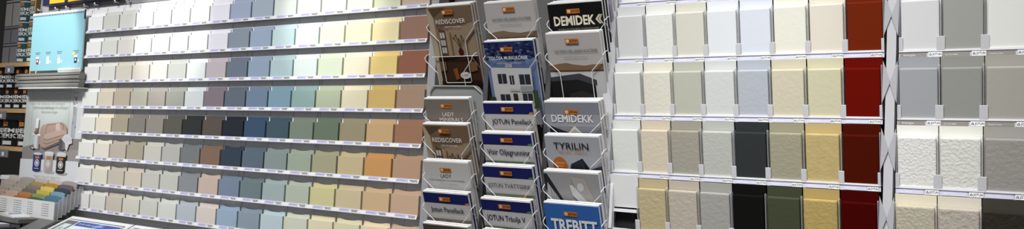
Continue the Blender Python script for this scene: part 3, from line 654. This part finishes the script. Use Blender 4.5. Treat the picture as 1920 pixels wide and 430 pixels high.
# sofa with rounded back, arm, seat and base
so, sd, sl = (190, 162, 148), (150, 124, 112), (206, 180, 166)
P.p((112, 102, 98), (.165, 1.505), (.20, 1.494), (.385, 1.540), (.385, 1.552), (.18, 1.512))
P.p(so, (.150, 1.520), (.148, 1.565), (.155, 1.592), (.172, 1.606), (.205, 1.613), (.27, 1.618), (.330, 1.622), (.358, 1.612), (.374, 1.596), (.379, 1.575), (.376, 1.552), (.30, 1.530), (.20, 1.503), (.172, 1.505))
P.p(sd, (.196, 1.575), (.204, 1.603), (.215, 1.610), (.335, 1.616), (.350, 1.606), (.352, 1.584), (.30, 1.572), (.2, 1.562)); P.p(so, (.200, 1.574), (.209, 1.600), (.219, 1.606), (.332, 1.613), (.345, 1.603), (.347, 1.586), (.30, 1.576), (.205, 1.566))
P.p(sl, (.188, 1.545), (.190, 1.562), (.215, 1.569), (.34, 1.589), (.372, 1.582), (.374, 1.570), (.30, 1.557), (.215, 1.540))
P.p(sd, (.188, 1.542), (.215, 1.537), (.30, 1.554), (.374, 1.568), (.374, 1.570), (.30, 1.557), (.215, 1.540), (.188, 1.545))
P.p(sd, (.187, 1.524), (.215, 1.519), (.376, 1.557), (.376, 1.559), (.215, 1.522), (.187, 1.527))
P.p((218, 198, 184), (.284, 1.580), (.282, 1.612), (.312, 1.617), (.326, 1.588), (.320, 1.582))
# lamp on a white column
P.p((228, 228, 228), (.108, 1.497), (.150, 1.494), (.150, 1.558), (.100, 1.560)); P.p((176, 172, 170), (.134, 1.495), (.150, 1.494), (.150, 1.558), (.134, 1.558)); P.p((242, 242, 242), (.088, 1.558), (.158, 1.555), (.158, 1.564), (.088, 1.567))
P.e((132, 96, 80), .118, 1.570, .016, .010); P.e((160, 122, 102), .120, 1.582, .012, .008); P.p((240, 240, 240), (.106, 1.590), (.134, 1.590), (.136, 1.634), (.112, 1.637))
P.p((70, 68, 68), (.070, 1.500), (.105, 1.490), (.122, 1.497), (.090, 1.508)); P.p((228, 228, 228), (.083, 1.500), (.100, 1.495), (.110, 1.499), (.092, 1.504))
# dark cube with a lace cloth
P.p((92, 90, 92), (.322, 1.500), (.352, 1.496), (.354, 1.545), (.322, 1.545)); P.p((128, 126, 128), (.352, 1.496), (.372, 1.503), (.374, 1.548), (.354, 1.545))
P.p((228, 226, 228), (.340, 1.546), (.362, 1.566), (.395, 1.570), (.425, 1.552), (.43, 1.530), (.405, 1.524), (.392, 1.496), (.376, 1.502), (.372, 1.528))
for i in range(8): P.e((192, 190, 194), .366 + .008 * i, 1.540 + .006 * (i % 3), .003, .003, 6)
# white lower part and the three cans
P.p((228, 230, 233), (0, 1.195), (.494, 1.195), (.494, 1.452), (.25, 1.450), (0, 1.446))
for a, body, lid, lab in ((.150, (34, 50, 110), (206, 210, 220), (46, 66, 140)), (.250, (176, 166, 164), (222, 222, 224), (196, 186, 184)), (.355, (40, 36, 40), (216, 216, 218), (56, 50, 52))):
    z0, z1 = 1.394, 1.472; w_ = .036
    P.e((190, 190, 194), a + .012, z0 + .002, w_ * 1.25, .008); P.p(body, *([(a - w_, z1), (a - w_, z0 + .005)] + [(a + w_ * math.cos(math.pi + k * math.pi / 8), z0 + .005 + .008 * math.sin(math.pi + k * math.pi / 8)) for k in range(1, 8)] + [(a + w_, z0 + .005), (a + w_, z1)]))
    P.p(lab, (a - w_ * .9, z0 + .006), (a - w_ * .45, z0), (a - w_ * .45, z1), (a - w_ * .9, z1))
    if a != .150: P.p(lid, (a - w_ * 1.05, z1 - .004), (a + w_ * 1.05, z1 - .004), (a + w_ * 1.05, z1 + .010), (a - w_ * 1.05, z1 + .010))
    P.e(tuple(min(255, v + 14) for v in lid), a, z1 + (.010 if a != .150 else .002), w_ * 1.05, .006)
    P.r((196, 130, 70), a - .018, a + .018, z1 - .020, z1 - .009); P.e((232, 230, 228), a, z1 - .040, .020, .017); P.e(body, a, z1 - .040, .015, .013); P.e((232, 230, 228), a, z1 - .040, .011, .0095); P.r((214, 212, 212), a - .02, a + .02, z0 + .012, z0 + .015)
P.m.build('print', t)
m = MB()
put_text(m, 'Upplev vår kollektion till mellangrå', .215, .502, .30, mat((120, 128, 126)), -.03, height=.012, align='c'); put_text(m, 'fantastiska färger', .215, .482, .14, mat((120, 128, 126)), -.03, height=.011, align='c')
m.v = [(v[0], -.0160, v[2]) for v in m.v]; m.build('heading_lettering', t); m = MB()
put_text(m, 'Bättre färg på väggarna', .262, .175, .22, mat((150, 150, 154)), -.03, height=.009, align='c')
m.v = [(v[0], -.0160, v[2]) for v in m.v]; m.build('lettering', t)

# sign above, hooks on the board
t = empty('shop_sign', (-0.366, -0.0100, 2.152)); tag(t, 'navy and yellow shop sign cut off by the top edge of the picture', 'sign')
m = MB().box(0, .62, 0.0, .03, 0, .11, mat((30, 34, 66), 0.4)); m.build('board', t)
m = MB().box(.062, .60, -.002, 0.0, .006, .104, mat((226, 168, 44), 0.4)); m.build('yellow_panel', t)
m = MB(); put_text(m, 'JOTUN', .19, .024, .36, mat((26, 22, 22)), -.0032, bold=.03, height=.06)
n = 20; c0 = (.115, .054)
for r0, r1 in ((.032, .024),): m.add([(c0[0] + r * math.cos(2 * math.pi * k / n), -.0032, c0[1] + r * math.sin(2 * math.pi * k / n)) for r in (r0, r1) for k in range(n)], [(k, (k + 1) % n, n + (k + 1) % n, n + k) for k in range(n)], mat((26, 22, 22)))
jotun_emblem(m, .103, .042, .024, -.0032, mat((26, 22, 22))); m.build('sign_lettering', t)
def hook_mesh():
    m = MB(); R = Matrix.Rotation(math.pi / 2, 4, 'X')
    m.lathe([(0.0, 0.0), (.008, 0.0), (.008, .003), (.0035, .004), (.0035, .014), (.0065, .016), (.0065, .021), (.004, .0225), (0.0, .0225)], STEEL, 16, T=R); m.smooth = False
    return m.mesh('panel_hook')
HK = hook_mesh()
for i, (x, z) in enumerate([(-.43, 2.153), (-.276, 2.151), (-.186, 2.151), (-.038, 2.151), (.046, 2.151), (.199, 2.153), (.286, 2.149)]):
    o = link('panel_hook', HK, None, (x, .0202, z - .012)); tag(o, 'small chrome peg on the grey board, %s from left above the flip chart' % ORD[i], 'peg', 'chrome pegs on the grey board')

# ------------------------------------------------------------------ paint shelves at the far left
SX0, SX1 = -1.05, -0.447
BACK = Vector((-0.050, 0.025, 0.0))       # the shelving stands a little behind the displays
WOOD = mat((196, 162, 116), 0.5, 0.04, 30, mottle=0.15)
unit = empty('paint_shelving', Vector((SX1, 0, 0)) + BACK); tag(unit, 'wooden shelving of paint tins at the left edge', 'shelving')
MB().box(-.012, 0.0, 0.0, 0.36, 0.0, 2.42, WOOD).build('side_panel', unit)
for z in (1.150, 1.478, 1.660, 1.882): MB().box(SX0 - SX1, -.0125, 0.0, 0.36, z, z + .020, WOOD).build('shelf_board', unit)
MB().box(SX0 - SX1, -.0125, 0.355, 0.36, 0.0, 2.42, BLACK).build('back_board', unit)
for x, z in ((-.235, 1.862), (-.275, 1.640), (-.225, 1.458)):
    m = MB(); m.box(x, x + .085, -.004, -.001, z - .012, z + .026, mat((150, 150, 156), 0.3, alpha=0.55)); m.box(x + .030, x + .050, -.0055, -.004, z - .006, z + .012, mat((232, 232, 236))); m.build('price_holder', unit)
def wrap(R_, phi0):
    """bend flat lettering round a tin of radius R_"""
    return lambda x, y, z: ((R_ + .0006) * math.sin(x / R_ + phi0), -(R_ + .0006) * math.cos(x / R_ + phi0), z)
def tin(name, x, y, z, R_, H, body, accent, label, group, lines, facing, small=True, band=(228, 136, 44), lidc=(190, 190, 192)):
    t = empty(name, Vector((x, y, z)) + BACK); tag(t, label, 'paint tin', group)
    m = MB().lathe([(0.0, .001), (R_ - .002, .001), (R_, .003), (R_, H - .008), (R_ - .002, H - .006)], mat(body, 0.35), 32); m.build('body', t)
    m = MB().lathe([(R_ - .001, H - .0075), (R_ + .0012, H - .006), (R_ + .0012, H - .001), (R_ - .003, H), (R_ - .006, H - .004), (0, H - .004)], mat(lidc, 0.35), 32); m.build('lid', t)
    m = MB(); wf = wrap(R_, facing)
    def patch(a0, a1, z0, z1, col, off=0.0):
        k = 8; vs = []
        for i in range(k + 1):
            xx = a0 + (a1 - a0) * i / k; p = wf(xx, 0, 0); f = 1 + off / R_
            vs += [(p[0] * f, p[1] * f, z0), (p[0] * f, p[1] * f, z1)]
        m.add(vs, [(2 * i, 2 * i + 2, 2 * i + 3, 2 * i + 1) for i in range(k)], mat(col, 0.4))
    if accent: patch(R_ * .85, R_ * 1.9, .006, H - .010, accent)
    patch(-R_ * .62, -R_ * .06, H * .76, H * .90, band); patch(-R_ * .5, R_ * .3, H * .06, H * .20, (214, 214, 218))
    put_text(m, 'JOTUN', -R_ * .56, H * .80, R_ * .42, mat((60, 34, 20)), 0, height=H * .07, fn=lambda a, b, c: tuple(v * (1.02 if i < 2 else 1) for i, v in enumerate(wf(a, b, c))))
    for i, s in enumerate(lines): put_text(m, s, -R_ * .82, H * (.52 - .20 * i), R_ * 1.45, mat((228, 228, 226)), 0, bold=.03, height=H * .155, fn=lambda a, b, c: tuple(v * (1.02 if i2 < 2 else 1) for i2, v in enumerate(wf(a, b, c))))
    m.build('tin_label', t)
    return t
F_ = math.radians(24)
for lv in range(3):
    for q, x in enumerate((-.602, -.508)):
        tin('paint_tin', x, .055, 1.9025 + lv * .1005, .0445, .0995, (44, 96, 66) if q else (38, 84, 88), (110, 150, 90) if q else (96, 150, 160),
            '%s green paint tin, %s of the three stacked on the %s' % (['teal', 'leaf'][q], ['lowest', 'middle', 'topmost'][lv], ['left', 'right'][q]), 'green paint tins on the top shelf', ['DEMI', 'DEKK'], F_, lidc=(206, 206, 208))
for lv in range(2):
    for q in range(5):
        x = -.845 + q * .083
        tin('paint_tin', x, .050, 1.6805 + lv * .0975, .0395, .0965, (20, 20, 22), None,
            'small black paint tin, %s from left in the %s layer of the second shelf' % (ORD[q], ['lower', 'upper'][lv]), 'small black paint tins on the second shelf', ['DEMI', 'DEKK'], F_, lidc=(26, 26, 28))
for q, x in enumerate((-.840, -.690, -.540)):
    t = tin('paint_bucket', x, .085, 1.4985, .066, .130, (22, 22, 23), None, 'large black paint bucket with wire handle, %s on the third shelf' % ['leftmost', 'middle one', 'rightmost'][q], 'large black buckets on the third shelf', ['DEMI', 'DEKK'], F_, lidc=(34, 34, 36))
    pts = []
    for k in range(13):
        a = math.pi * k / 12; pts.append((.069 * math.cos(a), -.069 * math.sin(a) - .002, .100 - .05 * math.sin(a)))
    T3 = Matrix.Rotation(F_, 4, 'Z'); MB().tube([tuple(T3 @ Vector(p)) for p in pts], .0013, WIRE).build('handle', t)
# white tubs on the low shelf
for q, (x, y, R_, H) in enumerate(((-.590, .060, .075, .190), (-.470, .16, .070, .185))):
    if q: x = -.545; y = .25
    t = empty('white_tub', Vector((x, y, 1.1705)) + BACK); tag(t, ['white plastic tub with orange and blue label behind the card rack', 'second white tub with blue waves, behind the first tub'][q], 'tub')
    MB().lathe([(0, .001), (R_ - .006, .001), (R_, H * .9), (R_, H * .91), (R_ - .003, H * .915)], mat((226, 226, 228), 0.35), 32).build('body', t)
    MB().lathe([(R_ - .002, H * .9), (R_ + .005, H * .905), (R_ + .005, H * .985), (R_ + .001, H), (R_ - .012, H), (R_ - .016, H - .006), (0, H - .006)], mat((234, 234, 236), 0.35), 32).build('lid', t)
    m = MB(); wf = wrap(R_ - .001, F_)
    def patch(a0, a1, z0, z1, col, off=0.0):
        k = 10; vs = []
        for i in range(k + 1):
            p = wf(a0 + (a1 - a0) * i / k, 0, 0); f = 1 + off / R_; vs += [(p[0] * f, p[1] * f, z0), (p[0] * f, p[1] * f, z1)]
        m.add(vs, [(2 * i, 2 * i + 2, 2 * i + 3, 2 * i + 1) for i in range(k)], mat(col, 0.4))
    patch(-R_ * .9, R_ * .1, H * .62, H * .85, (228, 140, 56)); patch(-R_, R_ * .8, H * .22, H * .40, (44, 66, 140)); patch(R_ * .25, R_ * .9, H * .45, H * .52, (60, 84, 160))
    put_text(m, 'JOTUN', -R_ * .75, H * .66, R_ * .8, mat((40, 26, 20)), 0, bold=.03, height=H * .13, fn=lambda a, b, c: tuple(v * (1.01 if i < 2 else 1) for i, v in enumerate(wf(a, b, c))))
    for i in range(2): put_text(m, ['Sens 05', 'helmatt'][i], -R_ * .7, H * (.50 - .08 * i), R_ * .7, mat((70, 80, 110)), 0, height=H * .05, fn=lambda a, b, c: tuple(v * (1.01 if i2 < 2 else 1) for i2, v in enumerate(wf(a, b, c))))
    m.build('tub_label', t)
# grey tins beside the green ones
for q, (z, h, col) in enumerate(((1.9025, .10, (120, 120, 122)), (2.004, .085, (112, 112, 115)), (2.090, .13, (150, 147, 142)))):
    t = empty('tin_carton', Vector((-.715, .03, z)) + BACK); tag(t, 'grey carton left of the green tins, %s of its stack' % ['lowest', 'middle one', 'topmost'][q], 'carton', 'grey cartons on the top shelf')
    MB().bevbox(-.08, .060, 0, .10, 0, h - .001, .002, mat(col, 0.6)).build('box', t)
    m = MB().box(-.081, .061, -.001, .101, h - .016, h - .011, mat((40, 40, 42))); m.box(-.012, -.008, -.001, 0, .004, h - .02, mat((50, 50, 52))); m.build('dark_tape', t)

# ------------------------------------------------------------------ counter, card rack, reading boards
CT = mat((108, 109, 107), 0.5)
ct = empty('counter', (0, 0, 1.190)); tag(ct, 'grey ledge with a sloping end, under the poster and the card rack', 'counter')
MB().box(-1.05, -.030, -.205, -.010, 0, .017, CT).build('ledge_top', ct)
MB().box(-.030, .092, -.122, -.010, 0, .017, CT).build('ledge_end', ct)
m = MB(); vs = [(x, -.122 + t * -.40, .017 - t * .195 - d) for x in (-.030, .096) for t in (0, 1) for d in (0, .012)]
m.add(vs, [(0, 2, 6, 4), (1, 5, 7, 3), (0, 1, 3, 2), (4, 6, 7, 5), (0, 4, 5, 1), (2, 3, 7, 6)], CT); o = m.build('sloping_top', ct); fixmesh(o)
MB().box(-1.05, -.032, -.200, -.196, -.30, 0, mat((86, 86, 86))).build('front_panel', ct)
m = MB(); PB = mat((160, 160, 160), 0.6); m.box(.005, .094, 0.034, 0.048, 1.208, 1.42, PB)
for i in range(6):
    for j in range(8): m.box(.012 + i * .0135, .0175 + i * .0135, .0335, .034, 1.216 + j * .0165, 1.226 + j * .0165, mat((44, 44, 46)))
o = m.build('perforated_panel'); tag(o, 'grey perforated metal panel between the card rack and the colour cards', 'panel')
# stepped acrylic rack of tall colour cards
rk = empty('card_rack', (-.53, -.105, 1.2075)); tag(rk, 'stepped clear acrylic card rack with a printed white front', 'card rack')
NR, NCOL, CP = 6, 5, .117
m = MB().box(0, .586, -.004, 0.0, 0, .0745, mat((226, 226, 226), 0.35))
for c in range(NCOL):
    for k in range(6):
        x0 = c * CP + .022; z = .060 - k * .0095
        m.poly([(x0, z), (x0 + .006, z), (x0 + .006, z + .004), (x0, z + .004)], mat((120, 112, 112)), -.0042); m.poly([(x0 + .012, z), (x0 + .044 + .010 * ((k * 3 + c) % 3), z), (x0 + .044 + .010 * ((k * 3 + c) % 3), z + .003), (x0 + .012, z + .003)], mat((150, 150, 154)), -.0042)
m.build('front_panel', rk)
for i in range(NR + 1):
    m = MB(); y = i * .0165; z0 = i * .0110
    m.prism([(0, z0), (.586, z0), (.586, z0 + .062), (0, z0 + .062)], y + .0120, y + .0128, CLEAR) if i < NR else None
    # right-hand wall of each step, its pale edge
    m.box(.5868, .5886, y - .004, y + .0125, z0, z0 + .075, CLEAR); m.box(.5866, .5888, y + .0125, y + .0137, z0 - .0005, z0 + .078, mat((232, 232, 234), 0.3)); m.box(.5866, .5888, y - .004, y + .0125, z0 - .0015, z0, mat((232, 232, 234), 0.3))
    m.build('step', rk)
RC = [[(160,150,140),(196,160,140),(176,108,50),(74,104,70),(84,118,138)], [(190,160,140),(204,176,158),(190,134,82),(150,166,112),(96,134,158)], [(170,160,150),(176,168,156),(122,116,106),(212,192,80),(134,172,188)],
      [(180,170,160),(176,160,146),(140,136,128),(224,208,116),(62,76,88)], [(180,174,166),(170,164,156),(186,152,98),(192,146,64),(112,104,108)], [(200,190,180),(176,170,160),(202,196,182),(210,204,192),(176,166,164)]]
RNM = [['grey beige', 'rosy beige', 'rust brown', 'deep green', 'denim blue'], ['tan', 'pale pink', 'burnt orange', 'sage', 'steel blue'], ['stone', 'mushroom', 'dark taupe', 'strong yellow', 'light blue'],
       ['fawn', 'warm beige', 'ash grey', 'pale yellow', 'dark slate'], ['clay', 'stone grey', 'camel', 'ochre', 'plum grey'], ['chalk', 'light putty', 'ivory', 'pale linen', 'mauve grey']]
for i in range(NR):
    for c in range(NCOL):
        col = RC[i][c]; h = .079; wd = .110
        pts = [(0, 0), (wd, 0), (wd, h - .010)] + [(wd - .006 + .006 * math.cos(a), h - .010 + .007 * math.sin(a)) for a in (.5, 1.0)] + [(wd * .75, h - .0008), (wd * .5, h), (wd * .25, h - .0006), (.004, h - .003), (0, h - .006)]
        m = MB(); o_ = .0020; m.prism(pts, 0, .0045, mat(col, 0.5, k=.95)); ob = m.build('tall_colour_card', None, (-.53 + c * CP + .003, -.105 + i * .0165 + .004, 1.2085 + i * .0150 + .004)); fixmesh(ob)
        tag(ob, '%s card, %s from left in the %s step of the acrylic rack' % (RNM[i][c], ORD[c], ['front', 'second', 'third', 'fourth', 'fifth', 'rearmost'][i]), 'colour card', 'tall colour cards in the acrylic rack')
# booklets lying before the rack
for (x, y, rz, c1, c2, lab) in ((-.36, -.165, .25, (196, 160, 140), (92, 100, 70), 'open booklet with a peach cover lying before the card rack'), (-.15, -.160, -.15, (150, 160, 172), (214, 220, 226), 'open booklet with a blue-grey photo at the right end before the card rack')):
    t = empty('booklet', (x, y, 1.2075), (0, 0, rz)); tag(t, lab, 'booklet', None)
    m = MB(); n = 10; vs = []
    for i in range(n + 1):
        a = -.085 + .17 * i / n; z = .004 + .010 * abs(math.sin(math.pi * (a + .085) / .17)) * (1 if a < 0 else .6)
        vs += [(a, -.032, z), (a, .032, z + .002), (a, -.032, 0.0005), (a, .032, 0.0005)]
    fs = []
    for i in range(n): b0 = i * 4; fs += [(b0, b0 + 4, b0 + 5, b0 + 1), (b0 + 2, b0 + 3, b0 + 7, b0 + 6), (b0, b0 + 2, b0 + 6, b0 + 4), (b0 + 1, b0 + 5, b0 + 7, b0 + 3)]
    fs += [(0, 1, 3, 2), (n * 4, n * 4 + 2, n * 4 + 3, n * 4 + 1)]
    m.add(vs, fs, mat((222, 220, 216))); o = m.build('pages', t); fixmesh(o)
    m = MB()
    for i in range(1, n - 1):
        a0 = -.085 + .17 * i / n; a1 = -.085 + .17 * (i + 1) / n
        f = lambda a: .0048 + .010 * abs(math.sin(math.pi * (a + .085) / .17)) * (1 if a < 0 else .6)
        m.add([(a0, -.026, f(a0)), (a1, -.026, f(a1)), (a1, .026, f(a1) + .0018), (a0, .026, f(a0) + .0018)], [(0, 1, 2, 3)], mat(c1 if i < 6 else c2))
    m.build('printed_spread', t)
t = empty('leaflet_box', (-.215, -.262, 1.112)); tag(t, 'dark leaflet box with white packs standing under the ledge', 'box')
MB().bevbox(-.35, .05, 0, .055, 0, .070, .002, mat((44, 46, 54))).build('box', t)
m = MB().box(.055, .12, 0, .055, 0, .072, mat((214, 214, 218))); [m.box(.056 + .012 * i, .058 + .012 * i, -.0006, 0, .002, .070, mat((170, 170, 176))) for i in range(5)]; m.build('white_pack', t)
MB().bevbox(.128, .18, 0, .055, 0, .062, .002, mat((52, 54, 60))).build('dark_pack', t)
# two sloping reading boards
SL = math.radians(-62)
for q, (x, wd, lab) in enumerate(((.100, .440, 'sloping printed board in a white frame below the first colour cards'), (.552, .46, 'second sloping board in a white frame, right of the first'))):
    t = empty('reading_board', (x, -.052, 1.228), (math.radians(-64), 0, 0)); tag(t, lab, 'reading board', 'sloping reading boards')
    # local: x right, -z down the slope, -y outwards
    MB().bevbox(0, wd, 0.0, .012, -.40, 0, .003, mat((222, 223, 224), 0.35)).build('frame', t)
    m = MB(); m.poly([(.022, -.385), (wd - .022, -.385), (wd - .022, -.022), (.022, -.022)], mat((60, 62, 70)), -.0004); m.poly([(.027, -.380), (wd - .027, -.380), (wd - .027, -.027), (.027, -.027)], mat((216, 220, 222)), -.0007)
    m.poly([(.030, -.16), (.110, -.16), (.110, -.034), (.030, -.034)], mat((110, 104, 104)), -.0010); m.poly([(.045, -.14), (.098, -.14), (.098, -.060), (.045, -.060)], mat((196, 214, 212)), -.0013); m.poly([(.055, -.13), (.085, -.12), (.080, -.085), (.06, -.09)], mat((150, 176, 170)), -.0015)
    m.poly([(.118, -.066), (wd - .030, -.066), (wd - .030, -.034), (.118, -.034)], mat((62, 86, 158)), -.0010)
    m.poly([(wd * .55, -.066), (wd * .62, -.066), (wd * .7, -.034), (wd * .6, -.034)], mat((110, 140, 200)), -.0012)
    m.poly([(.16, -.16), (.24, -.16), (.24, -.105), (.16, -.105)], mat((110, 112, 116)), -.0010)
    put_text(m, 'Så här målar du inomhus', .135, -.055, .17, mat((226, 230, 240)), -.0014, height=.010); m.build('printed_sheet', t)
